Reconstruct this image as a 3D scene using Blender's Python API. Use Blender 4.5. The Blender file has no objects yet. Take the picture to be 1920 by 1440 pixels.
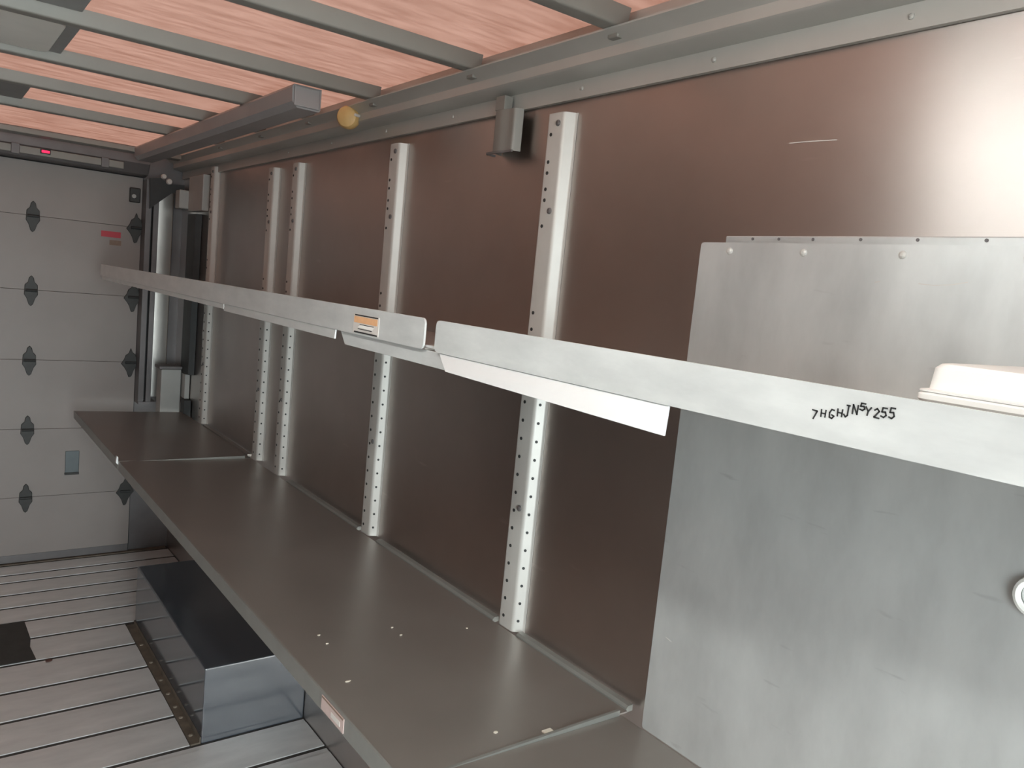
import bpy, bmesh, math, random
from mathutils import Vector, Matrix

random.seed(7)
scene = bpy.context.scene
col = scene.collection

# ------------------------------------------------------------------ camera, world, light, exposure
S = 1.1            # metres per layout unit (layout: camera at the origin, x right, y to the rear door, z up)
F = -1.415         # floor height in layout units
def P(x, y, z):
    return Vector((x * S, y * S, (z - F) * S))

cam_d = bpy.data.cameras.new('camera')
cam = bpy.data.objects.new('camera', cam_d)
col.objects.link(cam)
cam_d.sensor_fit = 'HORIZONTAL'
cam_d.sensor_width = 36.0
cam_d.lens = 36.0 * 1477.9 / 1920.0
cam_d.clip_start = 0.02
_yaw, _pit, _rol = 0.65245173, 0.11587597, 0.09759644
_fw = Vector((math.sin(_yaw) * math.cos(_pit), math.cos(_yaw) * math.cos(_pit), -math.sin(_pit)))
_rt = Vector((math.cos(_yaw), -math.sin(_yaw), 0))
_up = _rt.cross(_fw)
_r2 = _rt * math.cos(_rol) + _up * math.sin(_rol)
_u2 = _up * math.cos(_rol) - _rt * math.sin(_rol)
_m = Matrix((( _r2.x, _u2.x, -_fw.x), (_r2.y, _u2.y, -_fw.y), (_r2.z, _u2.z, -_fw.z))).to_4x4()
_m.translation = P(0, 0, 0)
cam.matrix_world = _m
scene.camera = cam

world = bpy.data.worlds.new('overcast_sky')
scene.world = world
world.use_nodes = True
_bg = world.node_tree.nodes['Background']
_bg.inputs['Color'].default_value = (0.86, 0.97, 1.0, 1)
_bg.inputs['Strength'].default_value = 18.0

# daylight portal in the cab opening behind the camera (adds no light of its own)
_pl = bpy.data.lights.new('cab_opening_portal', 'AREA')
_pl.shape = 'RECTANGLE'
_pl.size = 0.9 * S
_pl.size_y = 1.72 * S
_pl.cycles.is_portal = True
_po = bpy.data.objects.new('cab_opening_portal', _pl)
col.objects.link(_po)
_po.location = P(0, -1.0, -0.555)
_po.rotation_euler = (math.radians(90), 0, 0)      # its light side faces +y, into the body

vs = scene.view_settings
vs.view_transform = 'Standard'
vs.look = 'None'
vs.exposure = 0.0
vs.gamma = 1.0
vs.use_curve_mapping = False
scene.cycles.max_bounces = 6
scene.cycles.diffuse_bounces = 4
scene.cycles.glossy_bounces = 4
scene.cycles.transmission_bounces = 4

# ------------------------------------------------------------------ materials
def mat(name, color, metal=0.0, rough=0.5, var=0.0, scale=6.0, stretch=(1, 1, 1), bump=0.0, aniso=0.0,
        rvar=0.0, spots=None, dirt=None):
    m = bpy.data.materials.new(name)
    m.use_nodes = True
    nt = m.node_tree
    b = nt.nodes['Principled BSDF']
    b.inputs['Base Color'].default_value = (*color, 1)
    b.inputs['Metallic'].default_value = metal
    b.inputs['Roughness'].default_value = rough
    if aniso:
        b.inputs['Anisotropic'].default_value = aniso
        tg = nt.nodes.new('ShaderNodeCombineXYZ')        # rolled sheet: reflections stretch upright
        tg.inputs['Z'].default_value = 1.0
        nt.links.new(tg.outputs['Vector'], b.inputs['Tangent'])
    if var or bump or rvar:
        tc = nt.nodes.new('ShaderNodeTexCoord')
        mp = nt.nodes.new('ShaderNodeMapping')
        mp.inputs['Scale'].default_value = stretch
        nz = nt.nodes.new('ShaderNodeTexNoise')
        nz.inputs['Scale'].default_value = scale
        nz.inputs['Detail'].default_value = 5
        nz.inputs['Roughness'].default_value = 0.6
        nt.links.new(tc.outputs['Object'], mp.inputs['Vector'])
        nt.links.new(mp.outputs['Vector'], nz.inputs['Vector'])
        if var:
            mr = nt.nodes.new('ShaderNodeMapRange')
            mr.inputs['From Min'].default_value = 0.3
            mr.inputs['From Max'].default_value = 0.7
            mr.inputs['To Min'].default_value = 1 - var
            mr.inputs['To Max'].default_value = 1 + var
            mx = nt.nodes.new('ShaderNodeVectorMath')
            mx.operation = 'MULTIPLY'
            mx.inputs[0].default_value = color
            nt.links.new(nz.outputs['Fac'], mr.inputs['Value'])
            nt.links.new(mr.outputs['Result'], mx.inputs[1])
            out = mx.outputs['Vector']
            if spots:                                   # scuffs: (colour, scale, threshold, stretch)
                mp2 = nt.nodes.new('ShaderNodeMapping')
                mp2.inputs['Scale'].default_value = spots[3]
                nt.links.new(tc.outputs['Object'], mp2.inputs['Vector'])
                n2 = nt.nodes.new('ShaderNodeTexNoise')
                n2.inputs['Scale'].default_value = spots[1]
                n2.inputs['Detail'].default_value = 3
                nt.links.new(mp2.outputs['Vector'], n2.inputs['Vector'])
                rp = nt.nodes.new('ShaderNodeMapRange')
                rp.inputs['From Min'].default_value = spots[2]
                rp.inputs['From Max'].default_value = spots[2] + 0.08
                rp.inputs['To Max'].default_value = 0.7
                nt.links.new(n2.outputs['Fac'], rp.inputs['Value'])
                mm = nt.nodes.new('ShaderNodeMix')
                mm.data_type = 'RGBA'
                nt.links.new(rp.outputs['Result'], mm.inputs['Factor'])
                nt.links.new(out, mm.inputs['A'])
                mm.inputs['B'].default_value = (*spots[0], 1)
                out = mm.outputs['Result']
            nt.links.new(out, b.inputs['Base Color'])
        if rvar:
            r2 = nt.nodes.new('ShaderNodeMapRange')
            r2.inputs['From Min'].default_value = 0.3
            r2.inputs['From Max'].default_value = 0.7
            r2.inputs['To Min'].default_value = rough - rvar
            r2.inputs['To Max'].default_value = rough + rvar
            nt.links.new(nz.outputs['Fac'], r2.inputs['Value'])
            nt.links.new(r2.outputs['Result'], b.inputs['Roughness'])
        if bump:
            bp = nt.nodes.new('ShaderNodeBump')
            bp.inputs['Strength'].default_value = bump
            bp.inputs['Distance'].default_value = 0.004
            nt.links.new(nz.outputs['Fac'], bp.inputs['Height'])
            nt.links.new(bp.outputs['Normal'], b.inputs['Normal'])
    return m

def roof_mat():
    m = bpy.data.materials.new('translucent_fibreglass')
    m.use_nodes = True
    nt = m.node_tree
    for n in list(nt.nodes):
        nt.nodes.remove(n)
    out = nt.nodes.new('ShaderNodeOutputMaterial')
    tr = nt.nodes.new('ShaderNodeBsdfTranslucent')
    df = nt.nodes.new('ShaderNodeBsdfDiffuse')
    ad = nt.nodes.new('ShaderNodeAddShader')
    tc = nt.nodes.new('ShaderNodeTexCoord')
    mp = nt.nodes.new('ShaderNodeMapping')
    mp.inputs['Scale'].default_value = (2.0, 9.0, 1.0)
    nz = nt.nodes.new('ShaderNodeTexNoise')
    nz.inputs['Scale'].default_value = 3.0
    nz.inputs['Detail'].default_value = 6
    nz.inputs['Roughness'].default_value = 0.65
    cr = nt.nodes.new('ShaderNodeValToRGB')
    cr.color_ramp.elements[0].position = 0.33
    cr.color_ramp.elements[0].color = (0.0215, 0.0088, 0.0059, 1)
    cr.color_ramp.elements[1].position = 0.66
    cr.color_ramp.elements[1].color = (0.0350, 0.0175, 0.0130, 1)
    nt.links.new(tc.outputs['Object'], mp.inputs['Vector'])
    nt.links.new(mp.outputs['Vector'], nz.inputs['Vector'])
    nt.links.new(nz.outputs['Fac'], cr.inputs['Fac'])
    nt.links.new(cr.outputs['Color'], tr.inputs['Color'])
    df.inputs['Color'].default_value = (0.26, 0.21, 0.19, 1)
    nt.links.new(tr.outputs[0], ad.inputs[0])
    nt.links.new(df.outputs[0], ad.inputs[1])
    nt.links.new(ad.outputs[0], out.inputs['Surface'])
    return m

def emit(name, color, strength):
    m = bpy.data.materials.new(name)
    m.use_nodes = True
    b = m.node_tree.nodes['Principled BSDF']
    b.inputs['Base Color'].default_value = (*color, 1)
    b.inputs['Emission Color'].default_value = (*color, 1)
    b.inputs['Emission Strength'].default_value = strength
    return m

M = {
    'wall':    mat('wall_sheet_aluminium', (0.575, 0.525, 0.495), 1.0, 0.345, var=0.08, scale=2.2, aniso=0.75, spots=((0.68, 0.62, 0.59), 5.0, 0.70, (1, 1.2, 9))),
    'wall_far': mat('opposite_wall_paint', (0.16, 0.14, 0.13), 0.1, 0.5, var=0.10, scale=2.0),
    'flange':  mat('bright_flange', (0.74, 0.745, 0.74), 0.25, 0.38, var=0.03, scale=6.0),
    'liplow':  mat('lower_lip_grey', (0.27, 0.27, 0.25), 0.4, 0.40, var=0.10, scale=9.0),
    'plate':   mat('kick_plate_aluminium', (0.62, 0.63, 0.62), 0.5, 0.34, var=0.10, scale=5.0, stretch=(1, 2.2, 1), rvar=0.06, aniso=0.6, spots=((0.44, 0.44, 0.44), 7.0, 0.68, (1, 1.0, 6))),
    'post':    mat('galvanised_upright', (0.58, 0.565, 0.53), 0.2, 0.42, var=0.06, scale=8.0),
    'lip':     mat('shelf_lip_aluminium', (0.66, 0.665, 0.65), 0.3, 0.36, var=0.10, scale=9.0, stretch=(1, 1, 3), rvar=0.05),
    'deck':    mat('shelf_deck_sheet', (0.30, 0.27, 0.245), 0.55, 0.36, var=0.07, scale=4.0, rvar=0.05),
    'rail':    mat('rail_grey', (0.46, 0.45, 0.42), 0.4, 0.42, var=0.06, scale=4.0),
    'bow':     mat('roof_bow_grey', (0.225, 0.215, 0.195), 0.2, 0.45, var=0.05, scale=6.0),
    'track':   mat('overhead_track_grey', (0.30, 0.29, 0.29), 0.3, 0.45, var=0.08, scale=6.0),
    'roof':    roof_mat(),
    'door':    mat('door_panel_white', (0.255, 0.225, 0.21), 0.0, 0.45, var=0.07, scale=2.5),
    'hinge':   mat('hinge_black', (0.035, 0.034, 0.032), 0.3, 0.5, var=0.2, scale=30.0),
    'dark':    mat('dark_rubber', (0.030, 0.032, 0.032), 0.0, 0.6, var=0.15, scale=20.0),
    'darkmet': mat('dark_painted_metal', (0.15, 0.14, 0.14), 0.3, 0.45, var=0.12, scale=8.0),
    'plank':   mat('floor_plank_aluminium', (0.80, 0.80, 0.785), 0.4, 0.36, var=0.10, scale=3.5, stretch=(1.2, 4, 1), rvar=0.06, spots=((0.36, 0.34, 0.32), 6.0, 0.70, (1, 1, 1))),
    'gap':     mat('floor_gap_dirt', (0.045, 0.040, 0.036), 0.0, 0.9, var=0.2, scale=20.0),
    'box':     mat('wheel_box_paint', (0.060, 0.070, 0.085), 0.0, 0.13, var=0.06, scale=5.0, rvar=0.04),
    'rust':    mat('rusty_angle', (0.16, 0.13, 0.10), 0.3, 0.6, var=0.3, scale=18.0),
    'pillar':  mat('pillar_sheet', (0.50, 0.48, 0.45), 0.8, 0.32, var=0.05, scale=3.0),
    'greybox': mat('grey_cover', (0.40, 0.40, 0.38), 0.1, 0.5, var=0.06, scale=9.0),
    'patch':   mat('roof_patch_grey', (0.24, 0.24, 0.235), 0.1, 0.55, var=0.08, scale=8.0),
    'lid':     mat('roof_vent_lid', (0.62, 0.60, 0.56), 0.0, 0.5, var=0.05, scale=8.0),
    'yellow':  mat('yellow_rubber', (0.62, 0.40, 0.16), 0.0, 0.5, var=0.08, scale=25.0),
    'white':   mat('white_plastic', (0.86, 0.84, 0.80), 0.0, 0.42, var=0.03, scale=6.0),
    'ink':     mat('black_marker', (0.02, 0.02, 0.02), 0.0, 0.6, var=0.2, scale=60.0),
    'orange':  mat('orange_print', (0.75, 0.42, 0.22), 0.0, 0.5, var=0.06, scale=60.0),
    'pale':    mat('pale_label', (0.62, 0.58, 0.54), 0.0, 0.45, var=0.04, scale=40.0),
    'pink':    mat('pink_label', (0.52, 0.40, 0.37), 0.0, 0.45, var=0.06, scale=40.0),
    'red':     mat('red_label', (0.45, 0.03, 0.05), 0.0, 0.5, var=0.06, scale=40.0),
    'brown':   mat('brown_print', (0.22, 0.15, 0.11), 0.0, 0.6, var=0.15, scale=40.0),
    'mat':     mat('black_floor_patch', (0.045, 0.045, 0.042), 0.0, 0.7, var=0.15, scale=15.0),
    'leaf':    mat('dry_leaf', (0.12, 0.06, 0.05), 0.0, 0.8, var=0.2, scale=40.0),
    'chip':    mat('cream_paint_chip', (0.70, 0.64, 0.54), 0.0, 0.6, var=0.08, scale=90.0),
    'slot':    mat('recessed_pull_steel', (0.10, 0.115, 0.12), 0.4, 0.45, var=0.08, scale=20.0),
    'concrete': mat('yard_concrete', (0.38, 0.37, 0.35), 0.0, 0.9, var=0.1, scale=1.0),
    'led':     emit('lit_lamp_lens', (0.95, 1.0, 0.98), 42.0),
    'redled':  emit('red_marker_lens', (1.0, 0.02, 0.10), 1.2),
}

M['box'].node_tree.nodes['Principled BSDF'].inputs['IOR'].default_value = 2.3

# ------------------------------------------------------------------ mesh helpers (layout units)
def fillet(pts, r, n=4, closed=False):
    out = []
    N = len(pts)
    for i, p in enumerate(pts):
        if not closed and i in (0, N - 1):
            out.append(p)
            continue
        p = Vector(p); a = Vector(pts[i - 1]); b = Vector(pts[(i + 1) % N])
        d1 = (a - p); d2 = (b - p)
        k = min(r, d1.length * 0.45, d2.length * 0.45)
        s = p + d1.normalized() * k; e = p + d2.normalized() * k
        for j in range(n + 1):
            t = j / n
            q = s * (1 - t) ** 2 + p * 2 * t * (1 - t) + e * t * t
            out.append((q.x, q.y))
    return out

def sheet(pts, th):
    """closed outline of a bent sheet that follows an open polyline"""
    n = len(pts)
    off = []
    for i in range(n):
        a = Vector(pts[max(i - 1, 0)]); b = Vector(pts[min(i + 1, n - 1)])
        d = (b - a).normalized()
        nrm = Vector((-d.y, d.x))
        q = Vector(pts[i]) + nrm * th
        off.append((q.x, q.y))
    return list(pts) + off[::-1]

class MB:
    def __init__(s):
        s.v = []; s.f = []
    def raw(s, vs_, fs_):
        o = len(s.v)
        s.v += [tuple(q) for q in vs_]
        s.f += [tuple(i + o for i in f) for f in fs_]
        return s
    def box(s, x0, x1, y0, y1, z0, z1):
        return s.raw([(x0, y0, z0), (x1, y0, z0), (x1, y1, z0), (x0, y1, z0), (x0, y0, z1), (x1, y0, z1), (x1, y1, z1), (x0, y1, z1)],
                     [(0, 3, 2, 1), (4, 5, 6, 7), (0, 1, 5, 4), (1, 2, 6, 5), (2, 3, 7, 6), (3, 0, 4, 7)])
    def prism(s, poly, axis, a0, a1):
        def mk(u, v, a):
            return (u, a, v) if axis == 'y' else ((a, u, v) if axis == 'x' else (u, v, a))
        n = len(poly)
        vs_ = [mk(u, v, a0) for u, v in poly] + [mk(u, v, a1) for u, v in poly]
        fs_ = [tuple(range(n)), tuple(range(2 * n - 1, n - 1, -1))]
        fs_ += [(i, i + n, (i + 1) % n + n, (i + 1) % n) for i in range(n)]
        return s.raw(vs_, fs_)
    def disc(s, c, nrm, r, h, n=10, r2=None):
        """short cylinder or cone frustum from c along nrm"""
        nrm = Vector(nrm).normalized()
        t = nrm.cross(Vector((0, 0, 1)))
        if t.length < 0.01:
            t = Vector((1, 0, 0))
        t.normalize(); b = nrm.cross(t)
        c = Vector(c); r2 = r if r2 is None else r2
        vs_ = [c + (t * math.cos(2 * math.pi * i / n) + b * math.sin(2 * math.pi * i / n)) * r for i in range(n)]
        vs_ += [c + nrm * h + (t * math.cos(2 * math.pi * i / n) + b * math.sin(2 * math.pi * i / n)) * r2 for i in range(n)]
        return s.raw(vs_, [tuple(range(n - 1, -1, -1)), tuple(range(n, 2 * n))] + [(i, (i + 1) % n, (i + 1) % n + n, i + n) for i in range(n)])
    def lathe(s, c, nrm, prof, n=20):
        nrm = Vector(nrm).normalized()
        t = nrm.cross(Vector((0, 0, 1)))
        if t.length < 0.01:
            t = Vector((1, 0, 0))
        t.normalize(); b = nrm.cross(t); c = Vector(c)
        vs_ = []
        for r, h in prof:
            vs_ += [c + nrm * h + (t * math.cos(2 * math.pi * i / n) + b * math.sin(2 * math.pi * i / n)) * r for i in range(n)]
        k = len(prof)
        fs_ = [(j * n + i, j * n + (i + 1) % n, (j + 1) * n + (i + 1) % n, (j + 1) * n + i) for j in range(k - 1) for i in range(n)]
        fs_ += [tuple(range(n - 1, -1, -1)), tuple(range((k - 1) * n, k * n))]
        return s.raw(vs_, fs_)
    def build(s, name, m, parent=None, bevel=0.0, smooth=False):
        vs_ = [P(*q) for q in s.v]
        lo = Vector((min(q.x for q in vs_), min(q.y for q in vs_), min(q.z for q in vs_)))
        hi = Vector((max(q.x for q in vs_), max(q.y for q in vs_), max(q.z for q in vs_)))
        o3 = Vector(((lo.x + hi.x) / 2, (lo.y + hi.y) / 2, lo.z))
        me = bpy.data.meshes.new(name)
        me.from_pydata([q - o3 for q in vs_], [], s.f)
        bm = bmesh.new(); bm.from_mesh(me)
        bmesh.ops.recalc_face_normals(bm, faces=bm.faces)
        bm.to_mesh(me); bm.free()
        me.materials.append(M[m])
        ob = bpy.data.objects.new(name, me)
        col.objects.link(ob)
        if bevel:
            bv = ob.modifiers.new('bevel', 'BEVEL')
            bv.width = bevel * S; bv.segments = 2; bv.limit_method = 'ANGLE'; bv.angle_limit = math.radians(40)
        if smooth:
            smooth_by_angle(ob)
        return attach(ob, o3, parent)

WLOC = {}
def attach(ob, loc, parent):
    WLOC[ob.name] = loc.copy()
    if parent is not None:
        ob.parent = parent
        ob.location = loc - WLOC[parent.name]
    else:
        ob.location = loc
    return ob

def smooth_by_angle(ob, deg=35):
    bm = bmesh.new(); bm.from_mesh(ob.data)
    for f in bm.faces:
        f.smooth = True
    for e in bm.edges:
        if len(e.link_faces) == 2 and e.calc_face_angle(0) > math.radians(deg):
            e.smooth = False
    bm.to_mesh(ob.data); bm.free()
    return ob

def tag(o, label, cat=None, group=None, kind=None):
    if label: o['label'] = label
    if cat: o['category'] = cat
    if group: o['group'] = group
    if kind: o['kind'] = kind
    return o
def thing(name, loc, label, cat, group=None):
    e = bpy.data.objects.new(name, None)
    e.empty_display_size = 0.05
    col.objects.link(e)
    attach(e, P(*loc), None)
    return tag(e, label, cat, group)
def struct(ob, label):
    return tag(ob, label, kind='structure')
def copy_part(src, parent, world_loc):
    c = src.copy()
    col.objects.link(c)
    return attach(c, world_loc, parent)

# ------------------------------------------------------------------ the setting
YF, YD = -1.0, 4.0          # front bulkhead, rear door
ZR = 0.487                  # roof sheet
# floor: dirt bed with separate extruded planks
fl = struct(MB().box(-1.0, 1.0, YF, YD + 0.05, F - 0.05, F - 0.0030).build('floor', 'gap'), 'ribbed aluminium plank floor of the cargo body')
seams = [3.962, 3.84, 3.75, 3.61, 3.475, 3.33, 3.165, 2.975, 2.78, 2.60, 2.42, 2.235]
while seams[-1] > YF + 0.2:
    seams.append(round(seams[-1] - 0.18, 3))
BX0, BX1, BY0, BY1, BZ = 0.683, 0.999, 2.235, 3.14, F + 0.233      # wheel box
for a, b in zip(seams[1:], seams[:-1]):
    xe = 0.652 if (a >= BY0 - 0.01 and a < BY1 - 0.1) else 0.997
    g = 0.0075
    prof = [(a + g, F - 0.0029), (b - g, F - 0.0029), (b - g, F - 0.0014), (b - g - 0.022, F - 0.0014), (b - g - 0.0225, F), (a + g, F)]
    MB().prism(prof, 'x', -0.997, xe).build('plank', 'plank', fl)
tag(MB().box(-0.9, 0.99, 3.968, 3.995, F - 0.0029, F + 0.002).build('threshold', 'rust', fl), 'brown threshold strip under the rear door')

# right wall, left wall
struct(MB().box(1.0, 1.03, YF, YD + 0.1, F - 0.05, ZR).build('wall_right', 'wall'), 'dull brownish aluminium side wall behind the shelving')
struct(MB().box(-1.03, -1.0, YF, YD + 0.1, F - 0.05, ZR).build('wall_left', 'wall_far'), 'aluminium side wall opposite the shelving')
# front bulkhead with the open cab doorway
mb = MB()
mb.box(-1.03, -0.45, YF - 0.03, YF, F - 0.05, ZR).box(0.45, 1.03, YF - 0.03, YF, F - 0.05, ZR).box(-0.45, 0.45, YF - 0.03, YF, 0.305, ZR)
struct(mb.build('wall_front', 'wall'), 'front bulkhead with the open cab doorway')
struct(MB().box(-9, 9, -14, YF - 0.05, F - 0.75, F - 0.70).build('ground', 'concrete'), 'concrete yard outside the cab')
# rear wall around the door
mb = MB()
mb.box(0.819, 1.0, YD, YD + 0.06, F - 0.05, 0.36).box(-1.0, -0.846, YD, YD + 0.06, F - 0.05, 0.36).box(-1.0, 1.0, YD, YD + 0.06, 0.36, ZR)
struct(mb.build('wall_rear', 'darkmet'), 'rear frame around the roll-up door')

# roof sheet and bows
ceil = struct(MB().raw([(-1.0, YF, ZR), (1.0, YF, ZR), (1.0, YD, ZR), (-1.0, YD, ZR)], [(0, 1, 2, 3)]).build('ceiling', 'roof'), 'translucent pinkish fibreglass roof with metal bows')
bows = [-0.71, -0.275, 0.16, 0.598, 1.035, 1.47, 1.93, 2.355, 2.77, 3.23]
for y in bows:
    w = 0.024
    prof = fillet([(y - w, ZR - 0.001), (y - w * 0.72, 0.454), (y + w * 0.72, 0.454), (y + w, ZR - 0.001)], 0.004, 3)
    MB().prism(prof, 'x', -0.945, 0.945).build('roof_bow', 'bow', ceil, smooth=True)
    # feet of the bows on the side rail
    MB().box(0.93, 0.949, y - 0.012, y + 0.012, 0.439, 0.4545).build('bow_foot', 'bow', ceil, bevel=0.002)

# side rail along the wall head
rail_prof = [(0.999, 0.372), (0.990, 0.372), (0.990, 0.405), (0.952, 0.412), (0.948, 0.416), (0.948, 0.434), (0.945, 0.438),
             (0.920, 0.4505), (0.920, 0.4535), (0.960, 0.4545), (0.960, 0.4865), (0.999, 0.4865)]
tr = struct(MB().prism(rail_prof, 'y', YF + 0.005, 3.99).build('trim_1', 'rail', smooth=True), 'grey rolled rail at the head of the shelving wall')
mb = MB().prism([(-x, z) for x, z in rail_prof], 'y', YF + 0.005, 3.99)
struct(mb.build('trim_2', 'rail', smooth=True), 'grey rolled rail at the head of the opposite wall')
for y in [0.25, 0.55, 0.86, 1.17, 1.62, 1.95, 2.3, 2.65]:
    MB().lathe((0.990, y, 0.389), (-1, 0, 0), [(0.0045, 0), (0.004, 0.002), (0.0015, 0.003)], 8).build('rivet', 'rail', tr)

# rear header
struct(MB().prism([(3.735, 0.432), (3.785, 0.428), (3.785, 0.4525), (3.735, 0.4525)], 'x', -0.92, 0.92).build('trim_3', 'bow', bevel=0.002), 'grey header beam in front of the rear door')
hd = struct(MB().prism([(3.90, 0.405), (3.93, 0.36), (3.998, 0.352), (3.998, 0.452), (3.90, 0.452)], 'x', -0.83, 0.83).build('trim_4', 'darkmet', bevel=0.003), 'dark lintel above the roll-up door')
tag(MB().box(-0.80, 0.72, 3.884, 3.8995, 0.368, 0.398).build('lintel_strip', 'bow', hd, bevel=0.002), 'grey strip on the dark lintel')
for x in (0.30, 0.63):
    MB().box(x, x + 0.03, 3.876, 3.8838, 0.362, 0.404).build('clip', 'darkmet', hd, bevel=0.002)
ml = thing('marker_light', (0.425, 3.876, 0.381), 'small glowing red marker light on the lintel above the door', 'light')
MB().box(0.403, 0.440, 3.8765, 3.8838, 0.378, 0.397).build('bezel', 'dark', ml, bevel=0.001)
MB().box(0.407, 0.436, 3.873, 3.8763, 0.382, 0.392).build('lens', 'redled', ml, bevel=0.001)

# ------------------------------------------------------------------ roll-up rear door
DX0, DX1 = -0.842, 0.818
door = bpy.data.objects.new('door_1', None)
col.objects.link(door); attach(door, P(0, YD, F), None)
struct(door, 'white roll-up rear door of horizontal panels with black hinges')
zs = [0.350, 0.124, -0.192, -0.496, -0.804, -1.112, -1.376]
for z1, z0 in zip(zs[:-1], zs[1:]):
    prof = fillet([(YD - 0.022, z0 + 0.0006), (YD - 0.022, z1 - 0.0006), (YD - 0.002, z1 - 0.0006), (YD - 0.002, z0 + 0.0006)], 0.0009, 2, True)
    MB().prism(prof, 'x', DX0, DX1).build('door_panel', 'door', door)
MB().box(DX0 - 0.003, DX1 + 0.007, YD - 0.0018, YD + 0.004, F, 0.358).build('seam_light_block', 'dark', door)  # added unseen sheet, keeps sky light out of the panel seams
tag(MB().box(DX0, DX1, YD - 0.018, YD - 0.004, F + 0.004, -1.377).build('bottom_seal', 'darkmet', door), 'dark weather seal along the door bottom')
yh = YD - 0.0222
hex_half = [(0.0, 0.062), (0.009, 0.052), (0.012, 0.034), (0.024, 0.022), (0.026, -0.020), (0.016, -0.036), (0.008, -0.062), (0.0, -0.070)]
def hinge(x, z, star=False):
    if star:
        half = [(0.0, 0.066), (0.008, 0.046), (0.020, 0.036), (0.026, 0.016), (0.038, -0.004), (0.024, -0.022), (0.014, -0.040), (0.006, -0.066), (0.0, -0.070)]
        poly = [(x + u, z + v) for u, v in half] + [(x - u * 1.05, z + v - 0.004) for u, v in half[-2:0:-1]]
    else:
        poly = [(x + u, z + v) for u, v in hex_half] + [(x - u, z + v) for u, v in hex_half[-2:0:-1]]
    h = MB().prism(poly, 'y', yh - 0.008, yh).build('hinge', 'hinge', door, bevel=0.002)
    MB().disc((x - 0.022, yh - 0.012, z - 0.002), (1, 0, 0), 0.006, 0.044, 8).build('hinge_pin', 'dark', h)
for z in zs[1:-1]:
    for x in (0.392, -0.02, -0.43):
        hinge(x, z)
    for x in (0.796, -0.815):
        hinge(x, z, True)
# top roller carriers
for x in (0.785, -0.805):
    h = MB().box(x - 0.022, x + 0.022, yh - 0.02, yh, 0.235, 0.300).build('top_carrier', 'hinge', door, bevel=0.004)
    MB().disc((x - 0.006, yh - 0.0205, 0.262), (0, -1, 0), 0.009, 0.006, 10).build('carrier_bolt', 'greybox', h)
st = tag(MB().box(0.655, 0.735, yh - 0.0012, yh, 0.068, 0.094).build('sticker', 'red', door), 'small red sticker on the upper door panel')
tag(MB().box(0.690, 0.738, yh - 0.0012, yh, 0.034, 0.056).build('sticker', 'brown', door), 'faded brown sticker below the red one')
pl = tag(MB().box(0.542, 0.598, yh - 0.004, yh, -1.013, -0.909).build('pull_plate', 'slot', door, bevel=0.002), 'grey recessed pull plate low on the door')
MB().box(0.540, 0.598, yh - 0.012, yh - 0.0042, -1.018, -1.009).build('pull_edge', 'hinge', pl)

# ------------------------------------------------------------------ rear corner hardware
t = thing('door_track', (0.845, 3.92, -0.67), 'upright grey door track beside the right edge of the roll-up door', 'track')
prof = [(0.8195, 3.998), (0.8195, 3.90), (0.842, 3.90), (0.842, 3.935), (0.852, 3.935), (0.852, 3.90), (0.874, 3.90), (0.874, 3.998)]
MB().prism(prof, 'z', -0.67, 0.34).build('channel', 'darkmet', t)
MB().box(0.843, 0.851, 3.928, 3.934, -0.665, 0.335).build('slot_shadow_gap', 'dark', t)
MB().box(0.820, 0.895, 3.895, 3.996, -0.682, -0.6705).build('end_cap', 'darkmet', t)

t = tag(MB().prism(fillet([(0.885, 3.9985), (0.890, 3.982), (0.955, 3.982), (0.960, 3.9985)], 0.004, 3), 'z', -0.66, 0.30).build('pillar_cover', 'pillar', smooth=True),
        'shiny upright metal cover between the door track and the wall corner', 'metal cover')

t = thing('gusset_bracket', (0.87, 3.875, 0.21), 'black triangular gusset bracket at the top of the door track', 'bracket')
MB().prism([(0.826, 0.345), (0.830, 0.212), (0.918, 0.292), (0.972, 0.312), (0.972, 0.336), (0.905, 0.332), (0.870, 0.352)], 'y', 3.872, 3.882).build('plate', 'dark', t)
for x, z, r_ in ((0.904, 0.341, 0.013), (0.880, 0.360, 0.011)):
    MB().lathe((x, 3.8715, z), (0, -1, 0), [(r_, 0), (r_, 0.016), (r_ * 0.8, 0.020)], 14).build('roller', 'pale', t, smooth=True)

t = thing('cover_box', (0.965, 3.74, 0.22), 'grey box cover hanging in the rear corner above a dark channel', 'box')
MB().box(0.930, 0.985, 3.78, 3.85, 0.226, 0.308).build('small_cover', 'greybox', t, bevel=0.004)
MB().box(0.968, 0.999, 3.56, 3.779, 0.215, 0.369).build('large_cover', 'greybox', t, bevel=0.004)

tag(MB().prism([(0.9985, 3.66), (0.975, 3.67), (0.975, 3.80), (0.9985, 3.81)], 'z', -0.51, 0.205).build('dark_channel', 'dark'),
    'black upright channel on the side wall behind the first upright', 'channel')

t = thing('junction_box', (0.93, 3.80, -0.72), 'light grey upright box in the rear corner just past the lower shelf end', 'box')
MB().box(0.886, 0.972, 3.77, 3.85, -0.72, -0.500).build('body', 'greybox', t, bevel=0.004)
MB().box(0.876, 0.974, 3.765, 3.855, -0.4995, -0.486).build('cap', 'darkmet', t, bevel=0.002)
t = thing('small_box', (0.98, 3.72, -0.72), 'small grey box with black base against the wall beside the corner box', 'box')
MB().box(0.976, 0.998, 3.72, 3.80, -0.628, -0.515).build("body", "greybox", t, bevel=0.003)
MB().box(0.966, 0.998, 3.68, 3.738, -0.72, -0.628).build('base', 'dark', t, bevel=0.003)

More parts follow.
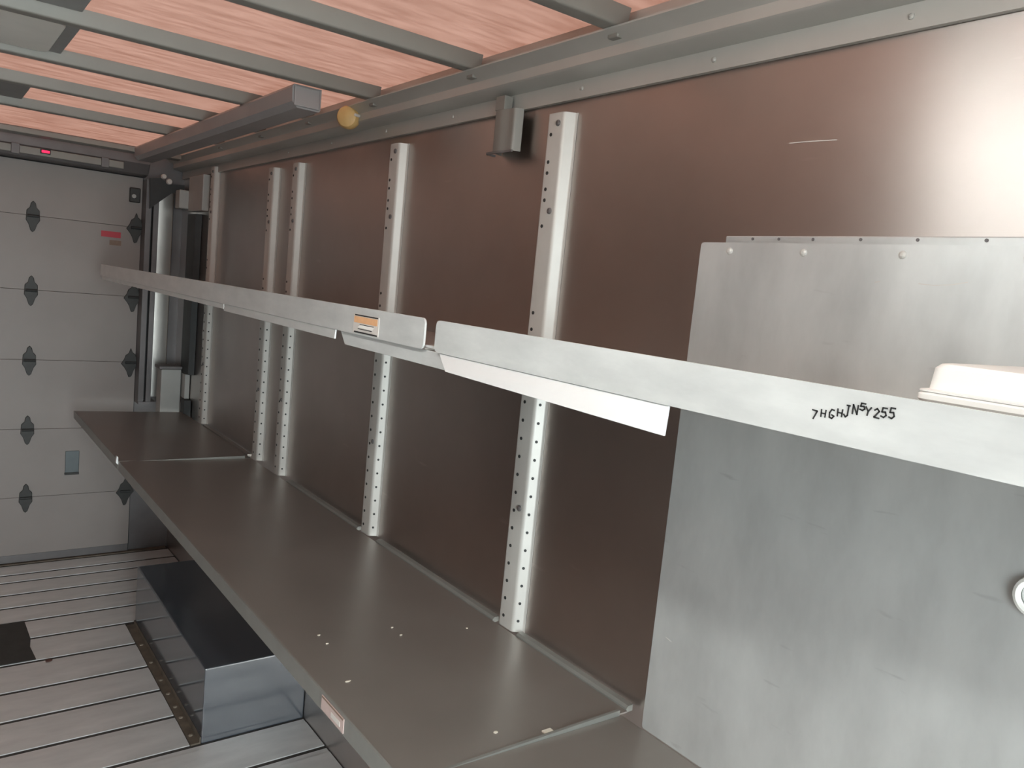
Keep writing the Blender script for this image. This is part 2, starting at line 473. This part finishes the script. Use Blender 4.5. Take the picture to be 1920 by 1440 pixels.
# overhead horizontal track of the rear door
t = thing('overhead_track', (0.765, 2.9, 0.395), 'long dark overhead door track running under the roof bows', 'track')
prof = [(0.735, 0.4535), (0.730, 0.446), (0.732, 0.412), (0.745, 0.398), (0.802, 0.398), (0.806, 0.403), (0.806, 0.4535)]
MB().prism(prof, 'y', 1.955, 3.734).build('channel', 'track', t, smooth=True)
MB().box(0.735, 0.80, 1.948, 1.9545, 0.402, 0.450).build('end_plate', 'track', t, bevel=0.002)

# yellow bumper on the rail
t = thing('rubber_bumper', (0.925, 2.05, 0.42), 'round yellow rubber bumper under the roof rail', 'bumper')
MB().lathe((0.946, 2.075, 0.425), (-0.7, -0.7, -0.05), [(0.010, 0), (0.012, 0.012), (0.030, 0.014), (0.031, 0.030), (0.026, 0.040), (0.012, 0.046)], 20).build('dome', 'yellow', t, smooth=True)
MB().lathe((0.947, 2.03, 0.428), (-1, -0.4, 0), [(0.004, 0), (0.004, 0.016), (0.002, 0.018)], 8).build('bolt', 'pale', t)

# channel stub hanging from the rail
t = thing('hanging_bracket', (0.975, 1.37, 0.285), 'short grey metal channel hanging from the rail between two uprights', 'bracket')
prof = fillet([(0.998, 1.425), (0.985, 1.420), (0.965, 1.412), (0.962, 1.385), (0.968, 1.365), (0.966, 1.345), (0.985, 1.338)], 0.006, 3)
MB().prism(sheet(prof, 0.003), 'z', 0.286, 0.371).build('channel', 'bow', t, smooth=True)
MB().box(0.964, 0.985, 1.38, 1.412, 0.3712, 0.400).build('tongue', 'bow', t, bevel=0.001)
MB().prism(sheet(fillet([(0.985, 1.43), (0.958, 1.425), (0.955, 1.38), (0.961, 1.36), (0.959, 1.335)], 0.006, 3), 0.004), 'z', 0.2815, 0.2858).build('lower_rim', 'darkmet', t)

# ------------------------------------------------------------------ shelf uprights
ups = [(1.222, 0.348, 'nearest and tallest-looking perforated upright, right of the shelf joint'),
       (1.873, 0.348, 'perforated upright behind the orange shelf sticker'),
       (2.545, 0.346, 'right one of the close pair of perforated uprights'),
       (2.768, 0.345, 'left one of the close pair of perforated uprights'),
       (3.462, 0.394, 'farthest perforated upright, beside the black channel in the rear corner')]
XW, XP = 0.999, 0.977
ZB = -0.6885
for i, (yc, zt, lab) in enumerate(ups):
    t = thing('shelf_upright', (XP, yc, ZB), lab, 'upright', 'perforated shelf uprights on the side wall')
    line = fillet([(XW - 0.001, yc + 0.036), (XW - 0.002, yc + 0.030), (XP, yc + 0.024), (XP, yc - 0.024), (XW - 0.002, yc - 0.034), (XW - 0.001, yc - 0.039)], 0.006, 4)
    MB().prism(sheet(line, 0.0015), 'z', ZB, zt).build('channel', 'post', t, smooth=True)
    hb = MB()
    z = -0.665
    while z < -0.13:
        hb.disc((XP - 0.0002, yc + 0.008, z), (-1, 0, 0), 0.0036, 0.0010, 8)
        hb.disc((XP + 0.0095, yc - 0.0290, z), (-0.41, -0.91, 0), 0.0030, 0.0012, 8)
        z += 0.0374
    for dz in (0.040, 0.092, 0.113, 0.144, 0.165, 0.215, 0.385, 0.418):
        hb.disc((XP - 0.0002, yc + 0.010, zt - dz), (-1, 0, 0), 0.0036, 0.0010, 8)
    tag(hb.build('hole_rows', 'dark', t), 'rows of small dark holes', kind='stuff')
    for zb in (zt - 0.020, zt - 0.186, -0.432):
        MB().lathe((XP - 0.0002, yc - 0.009, zb), (-1, 0, 0), [(0.0062, 0), (0.0058, 0.0025), (0.003, 0.004)], 10).build('bolt', 'darkmet', t)

# ------------------------------------------------------------------ wall plate on the near right
t = thing('wall_plate', (0.96, 0.15, -0.688), 'large scuffed grey aluminium plate fixed to the wall at the right', 'metal plate')
pz0, pz1, py0, py1 = -0.688, 0.103, -0.6, 0.812
pb = MB().prism(fillet([(py0, pz0), (py1, pz0), (py1, pz1), (py0, pz1)], 0.006, 3, True), 'x', 0.957, 0.960).build('plate', 'plate', t)
MB().box(0.960, 0.9985, py1 - 0.003, py1, pz0, pz1 - 0.01).build('edge_return', 'plate', t)
fb = MB().box(0.992, 0.9985, py0, 0.795, 0.070, 0.117).build('wall_flange', 'plate', t, bevel=0.0015)
for y in [0.757, 0.634, 0.498, 0.36, 0.22, 0.08, -0.06]:
    MB().lathe((0.957, y, 0.0905), (-1, 0, 0), [(0.0052, 0), (0.0046, 0.0018), (0.002, 0.003)], 10).build('rivet', 'post', t)
for y in [0.745, 0.70, 0.645, 0.575, 0.50, 0.42, 0.34, 0.26]:
    MB().disc((0.992, y, 0.1125), (-1, 0, 0), 0.0022, 0.001, 8).build('flange_hole', 'darkmet', fb)

def scratch(parent, x, pts, w):
    mb = MB()
    for a, b in zip(pts[:-1], pts[1:]):
        mb.prism([(a[0], a[1] - w), (b[0], b[1] - w), (b[0], b[1] + w), (a[0], a[1] + w)], 'x', x - 0.0002, x)
    return mb.build('scratch', 'pale', parent)
scratch(t, 0.9568, [(0.4734, 0.0567), (0.4556, 0.0557), (0.4346, 0.0574), (0.4176, 0.0613)], 0.0005)
scratch(t, 0.9568, [(0.5279, 0.0559), (0.5211, 0.0569)], 0.0005)
scratch(t, 0.9568, [(0.7855, -0.521), (0.7738, -0.5232)], 0.0005)
scratch(bpy.data.objects['wall_right'], 0.9998, [(0.710, 0.2500), (0.672, 0.2495), (0.635, 0.2480)], 0.0006)

# ------------------------------------------------------------------ lower shelf: three sections
def zl(x):                                   # the deck falls slightly towards the wall
    return -0.678 - 0.012 * (x - 0.535) / 0.45
def lower_shelf(y0, y1, label, xr=0.974):
    t = thing('lower_shelf', (0.75, (y0 + y1) / 2, -0.708), label, 'shelf', 'sections of the lower shelf')
    MB().prism([(0.5375, zl(0.5375)), (xr, zl(xr)), (xr, zl(xr) - 0.003), (0.5375, zl(0.5375) - 0.003)], 'y', y0, y1).build('deck', 'deck', t)
    prof = fillet([(y0, -0.7075), (y1, -0.7075), (y1, -0.6765), (y0, -0.6765)], 0.006, 4, True)
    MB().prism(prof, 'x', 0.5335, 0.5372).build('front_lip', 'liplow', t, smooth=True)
    return t
lsf = lower_shelf(2.790, 3.72, 'farthest section of the lower shelf, ending at the roll-up door')
lsm = lower_shelf(0.862, 2.784, 'long middle section of the lower shelf below the upright posts')
lsn = lower_shelf(-0.5, 0.856, 'nearest section of the lower shelf below the scuffed plate', 0.955)
# light back strips left between the uprights, on the middle section
for a, b in ((0.865, 1.180), (1.80, 1.262), (2.44, 1.915)):
    MB().prism([(0.9745, -0.694), (0.9745, -0.687), (0.979, -0.683), (0.990, -0.6825), (0.990, -0.694)], 'y', min(a, b), max(a, b)).build('back_strip', 'liplow', lsm)
MB().box(0.9745, 0.990, 2.83, 3.40, -0.694, -0.685).build('back_strip', 'deck', lsf)
# joint covers on the seams
MB().box(0.56, 0.95, 2.7845, 2.7895, -0.694, -0.6795).build('joint_strip', 'liplow', lsf)
MB().box(0.60, 0.95, 0.8565, 0.8615, -0.694, -0.6795).build('joint_strip', 'liplow', lsn)
MB().prism(fillet([(0.534, -0.690), (0.527, -0.684), (0.529, -0.660), (0.5335, -0.6650), (0.5335, -0.676)], 0.002, 2), 'y', 2.787, 2.80).build('bent_corner', 'lip', lsf)
tag(MB().box(0.795, 0.812, 0.866, 0.875, zl(0.80) + 0.0003, zl(0.80) + 0.0025).build('worn_corner', 'chip', lsm), 'worn cream patch at the near seam')
# sticker on the lip of the middle section
sk = tag(MB().box(0.5322, 0.5333, 1.040, 1.124, -0.7040, -0.6800).build('sticker', 'pink', lsm), 'worn pinkish sticker on the lower lip')
MB().box(0.5316, 0.5321, 1.042, 1.122, -0.6832, -0.6806).build('dark_line', 'brown', sk)
MB().box(0.5316, 0.5321, 1.052, 1.085, -0.6985, -0.6905).build('pale_block', 'pale', sk)

# paint chips lying on the lower shelf
chips = [(0.587, 1.143, 0.0062, 0.0020, 'elongated cream paint chip near the lower shelf front lip'),
         (0.613, 1.327, 0.0032, 0.0022, 'left one of two tiny cream paint chips near the shelf front'),
         (0.613, 1.288, 0.0030, 0.0020, 'right one of two tiny cream paint chips near the shelf front'),
         (0.759, 1.307, 0.0030, 0.0022, 'left one of two tiny cream paint chips mid-shelf'),
         (0.759, 1.270, 0.0030, 0.0020, 'right one of two tiny cream paint chips mid-shelf'),
         (0.900, 1.249, 0.0028, 0.0020, 'lone tiny cream paint chip near the nearest upright base'),
         (0.726, 0.905, 0.0040, 0.0030, 'cream paint chip close to the near shelf seam')]
for k, (x, y, a, b, lab) in enumerate(chips):
    poly = [(x + a * math.cos(q) * random.uniform(0.8, 1.1) , y + b * math.sin(q) * random.uniform(0.8, 1.1)) for q in [j * math.pi / 4 for j in range(8)]]
    tag(MB().prism(poly, 'z', zl(x) + 0.0002, zl(x) + 0.0014).build('paint_chip', 'chip'), lab, 'paint chip', 'paint chips on the lower shelf')

# ------------------------------------------------------------------ upper shelf: two sections
XL = 0.610
def upper_shelf(y0, y1, label, xr):
    t = thing('upper_shelf', (0.78, (y0 + y1) / 2, -0.125), label, 'shelf', 'sections of the upper shelf')
    MB().prism([(XL + 0.0004, -0.0955), (xr, -0.112), (xr, -0.115), (XL + 0.0004, -0.0985)], 'y', y0, y1).build('deck', 'deck', t)
    prof = fillet([(y0, -0.0985), (y1, -0.0985), (y1, -0.0515), (y0, -0.0515)], 0.011, 5, True)
    MB().prism(prof, 'x', XL - 0.0034, XL).build('front_lip', 'lip', t, smooth=True)
    return t
usf = upper_shelf(1.022, 3.67, 'far section of the upper shelf with an orange sticker on its lip', 0.974)
usn = upper_shelf(-0.5, 0.990, 'near section of the upper shelf with handwritten marks on its bright lip', 0.955)
# stiffening flanges hanging below the lips
def flange(t, y0, y1, zt, zb0, zb1, lean, cut, x0=XL, m='lip'):
    """plate below the lip; zb0 is its lower edge at the near end y0, zb1 at the far end y1; ends cut at a slant"""
    th = 0.003
    vs_ = []
    for dx in (0, th):
        vs_ += [(x0 + dx, y0, zt), (x0 + dx, y1, zt), (x0 + dx - lean, y1 - cut, zb1), (x0 + dx - lean, y0 - cut * 0.25, zb0)]
    mb = MB().raw(vs_, [(0, 1, 2, 3), (7, 6, 5, 4), (0, 4, 5, 1), (1, 5, 6, 2), (2, 6, 7, 3), (3, 7, 4, 0)])
    return mb.build('lower_flange', m, t, bevel=0.0008)
flange(usf, 2.01, 3.665, -0.0990, -0.1120, -0.1120, 0.000, 0.0)
flange(usf, 1.34, 2.00, -0.0990, -0.1160, -0.1160, 0.001, 0.0, XL - 0.001)
flange(usf, 0.955, 1.33, -0.0990, -0.1225, -0.1225, 0.000, 0.022, XL + 0.004)
nf = flange(usn, 0.533, 0.980, -0.0990, -0.1275, -0.1205, 0.015, 0.045, XL - 0.001, 'flange')
MB().box(XL + 0.003, XL + 0.030, 0.985, 1.027, -0.0950, -0.0915).build('joint_clip', 'lip', usn)

# sticker on the far lip
xs = XL - 0.0036
sk = MB().box(xs - 0.0008, xs, 1.167, 1.262, -0.0955, -0.0635).build('sticker', 'pale', usf)
tag(sk, 'small sticker with an orange band and black bars')
xs -= 0.0009
MB().box(xs - 0.0004, xs, 1.172, 1.258, -0.0780, -0.0672).build('orange_band', 'orange', sk)
MB().box(xs - 0.0004, xs, 1.170, 1.256, -0.0660, -0.0640).build('black_bar', 'ink', sk)
MB().box(xs - 0.0004, xs, 1.170, 1.256, -0.0952, -0.0928).build('black_bar', 'ink', sk)
MB().prism([(1.243, -0.0860), (1.188, -0.0870), (1.182, -0.0812), (1.235, -0.0812)], 'x', xs - 0.0004, xs).build('white_bar', 'white', sk)
MB().box(xs - 0.0005, xs, 1.184, 1.236, -0.0810, -0.0800).build('black_line', 'ink', sk)
MB().box(xs - 0.0005, xs, 1.190, 1.242, -0.0888, -0.0876).build('black_line', 'ink', sk)

# handwriting in black marker on the near lip: strokes on a 0..1 grid per character
GL = {'7': [[(0, 1), (1, 0.95), (0.35, 0)]], 'H': [[(0.05, 1), (0.1, 0)], [(0.95, 1), (0.9, 0)], [(0.1, 0.5), (0.9, 0.5)]],
      'G': [[(0.9, 0.95), (0.4, 1), (0.05, 0.6), (0.1, 0.1), (0.6, 0), (0.95, 0.3), (0.5, 0.4)]],
      'J': [[(0.4, 1), (1, 1)], [(0.75, 1), (0.7, 0.15), (0.35, 0), (0, 0.2)]], 'N': [[(0.05, 0), (0.05, 1), (0.9, 0), (0.95, 1)]],
      '5': [[(0.95, 1), (0.2, 1), (0.1, 0.55), (0.7, 0.6), (0.9, 0.25), (0.5, 0), (0, 0.1)]],
      'Y': [[(0, 1), (0.5, 0.5), (1, 1)], [(0.5, 0.5), (0.4, 0)]],
      '2': [[(0.05, 0.8), (0.5, 1), (0.9, 0.75), (0.1, 0.05), (1, 0)]]}
chars = [('7', 0.3701, -0.0778, 1.0), ('H', 0.3621, -0.0754, 0.8), ('G', 0.3545, -0.0745, 1.0), ('H', 0.3476, -0.0723, 0.8), ('J', 0.3418, -0.0699, 1.3),
         ('N', 0.3348, -0.0673, 1.0), ('5', 0.3289, -0.0641, 0.75), ('Y', 0.3240, -0.0668, 0.9), ('2', 0.3168, -0.0671, 1.0), ('5', 0.3110, -0.0656, 1.0), ('5', 0.3046, -0.0649, 1.1)]
mb = MB()
xi = XL - 0.0036
for ch, y, z, k in chars:
    w, h = 0.0046, 0.0074 * k
    for st_ in GL[ch]:
        pts = [(y + w / 2 - u * w, z - h / 2 + v * h) for u, v in st_]
        for a, b in zip(pts[:-1], pts[1:]):
            d = Vector((b[0] - a[0], b[1] - a[1]))
            n = Vector((-d.y, d.x)).normalized() * 0.00062
            e = d.normalized() * 0.0004
            q = [(a[0] - e.x + n.x, a[1] - e.y + n.y), (b[0] + e.x + n.x, b[1] + e.y + n.y), (b[0] + e.x - n.x, b[1] + e.y - n.y), (a[0] - e.x - n.x, a[1] - e.y - n.y)]
            mb.prism(q, 'x', xi - 0.0003, xi)
tag(mb.build('handwriting', 'ink', usn), 'handwritten black marker letters and digits')

# ------------------------------------------------------------------ white tote on the upper shelf
def rrect(x0, x1, y0, y1, r, n=5):
    return fillet([(x0, y0), (x1, y0), (x1, y1), (x0, y1)], r, n, True)
t = thing('plastic_tote', (0.80, 0.12, -0.106), 'white lidded plastic tote on the upper shelf behind the handwritten lip', 'container')
def loft(rings, name, m):
    n = len(rings[0][1])
    vs_ = [(x, y, z) for z, poly in rings for x, y in poly]
    fs_ = [(j * n + i, j * n + (i + 1) % n, (j + 1) * n + (i + 1) % n, (j + 1) * n + i) for j in range(len(rings) - 1) for i in range(n)]
    fs_ += [tuple(range(n - 1, -1, -1)), tuple(range((len(rings) - 1) * n, len(rings) * n))]
    return MB().raw(vs_, fs_).build(name, m, t, smooth=True)
x0, x1, y0, y1 = 0.690, 0.915, -0.12, 0.322
def ring(z, d, r=0.011):
    return (z, rrect(x0 - d, x1 + d, y0 - d, y1 + d, r))
loft([ring(-0.0985, -0.010), ring(-0.064, -0.002), ring(-0.0585, -0.002)], 'body', 'white')
loft([ring(-0.0583, 0.004), ring(-0.0560, 0.006), ring(-0.0520, 0.006), ring(-0.0498, 0.004)], 'rim', 'white')
loft([ring(-0.0496, 0.0055), ring(-0.0480, 0.0055), ring(-0.0470, 0.0), ring(-0.0290, -0.0015), ring(-0.0250, -0.005), ring(-0.0240, -0.010)], 'lid', 'white')

# white ring at the frame edge on the plate
t = thing('oval_ring', (0.953, 0.300, -0.29), 'white oval ring on the scuffed plate at the right edge', 'ring')
vs_, fs_, N, K = [], [], 28, 8
for i in range(N):
    a = 2 * math.pi * i / N
    cy, cz = 0.296 + 0.0185 * math.cos(a), -0.268 + 0.019 * math.sin(a)
    for j in range(K):
        q = 2 * math.pi * j / K
        rr = 0.0042 * math.cos(q)
        vs_.append((0.9525 - 0.0042 * math.sin(q), cy + rr * math.cos(a), cz + rr * math.sin(a)))
for i in range(N):
    for j in range(K):
        fs_.append((i * K + j, i * K + (j + 1) % K, ((i + 1) % N) * K + (j + 1) % K, ((i + 1) % N) * K + j))
MB().raw(vs_, fs_).build('ring', 'white', t, smooth=True)
MB().prism([(0.296 + 0.014 * math.cos(k * math.pi / 12), -0.268 + 0.015 * math.sin(k * math.pi / 12)) for k in range(24)], 'x', 0.9555, 0.9568).build('back_disc', 'lip', t)

# ------------------------------------------------------------------ wheel box, floor patch, leaf
t = thing('wheel_box', (0.84, 2.69, F), 'glossy dark wheel-arch box on the floor below the shelves', 'wheel box')
MB().box(BX0, BX1, BY0, BY1, F - 0.0029, BZ).build('cover', 'box', t, bevel=0.004)
MB().prism([(0.6545, F - 0.0029), (0.6825, F - 0.0029), (0.6825, F + 0.018), (0.6795, F + 0.018), (0.6795, F + 0.002), (0.6545, F + 0.002)], 'y', BY0 + 0.005, BY1).build('floor_angle', 'rust', t)
for y in (2.29, 2.40, 2.47, 2.56, 2.66, 2.80, 2.95):
    MB().lathe((0.667, y, F + 0.002), (0, 0, 1), [(0.008, 0), (0.007, 0.003), (0.003, 0.005)], 10).build('bolt', 'rust', t)
tag(MB().prism(fillet([(-0.10, 2.982), (0.338, 2.982), (0.330, 3.09), (0.338, 3.155), (0.334, 3.322), (-0.10, 3.322)], 0.004, 2, True), 'z', F + 0.0004, F + 0.003).build('floor_patch', 'mat'),
    'dark square patch on the aluminium floor in front of the door', 'floor patch')
poly = [(0.372 + 0.014 * math.cos(q) * random.uniform(0.6, 1.1), 2.955 + 0.012 * math.sin(q) * random.uniform(0.6, 1.1)) for q in [j * math.pi / 5 for j in range(10)]]
tag(MB().prism(poly, 'z', F + 0.0005, F + 0.003).build('dry_leaf', 'leaf'), 'tiny dark red dry leaf on the floor near the dark patch', 'leaf')

# ------------------------------------------------------------------ roof vent, roof patches, strip lamp
t = thing('roof_vent', (0, 2.145, 0.470), 'grey roof vent with rounded lid between two bows at the upper left', 'roof vent')
MB().box(-0.28, 0.280, 1.957, 2.330, 0.474, ZR - 0.0006).build('frame', 'patch', t, bevel=0.002)
MB().prism(rrect(-0.25, 0.250, 1.99, 2.315, 0.03), 'z', 0.466, 0.4738).build('lid', 'lid', t, bevel=0.002)
tag(MB().box(-0.27, 0.265, 1.497, 1.903, 0.478, ZR - 0.0006).build('roof_patch', 'patch', bevel=0.002), 'dark grey roof patch at the top edge in front of the roof vent', 'roof patch')
tag(MB().box(-0.27, 0.275, 2.797, 3.203, 0.478, ZR - 0.0006).build('roof_patch', 'patch', bevel=0.002), 'dark grey roof patch near the rear door, beyond the roof vent', 'roof patch')
t = thing('strip_lamp', (0, 0.56, 0.426), 'lit strip lamp under the roof above the viewer', 'lamp')
MB().prism(rrect(-0.055, 0.055, 0.13, 1.00, 0.02), 'z', 0.446, 0.4536).build('base', 'white', t)
MB().prism(rrect(-0.04, 0.04, 0.15, 0.98, 0.02), 'z', 0.426, 0.4458).build('lens', 'led', t, bevel=0.004)
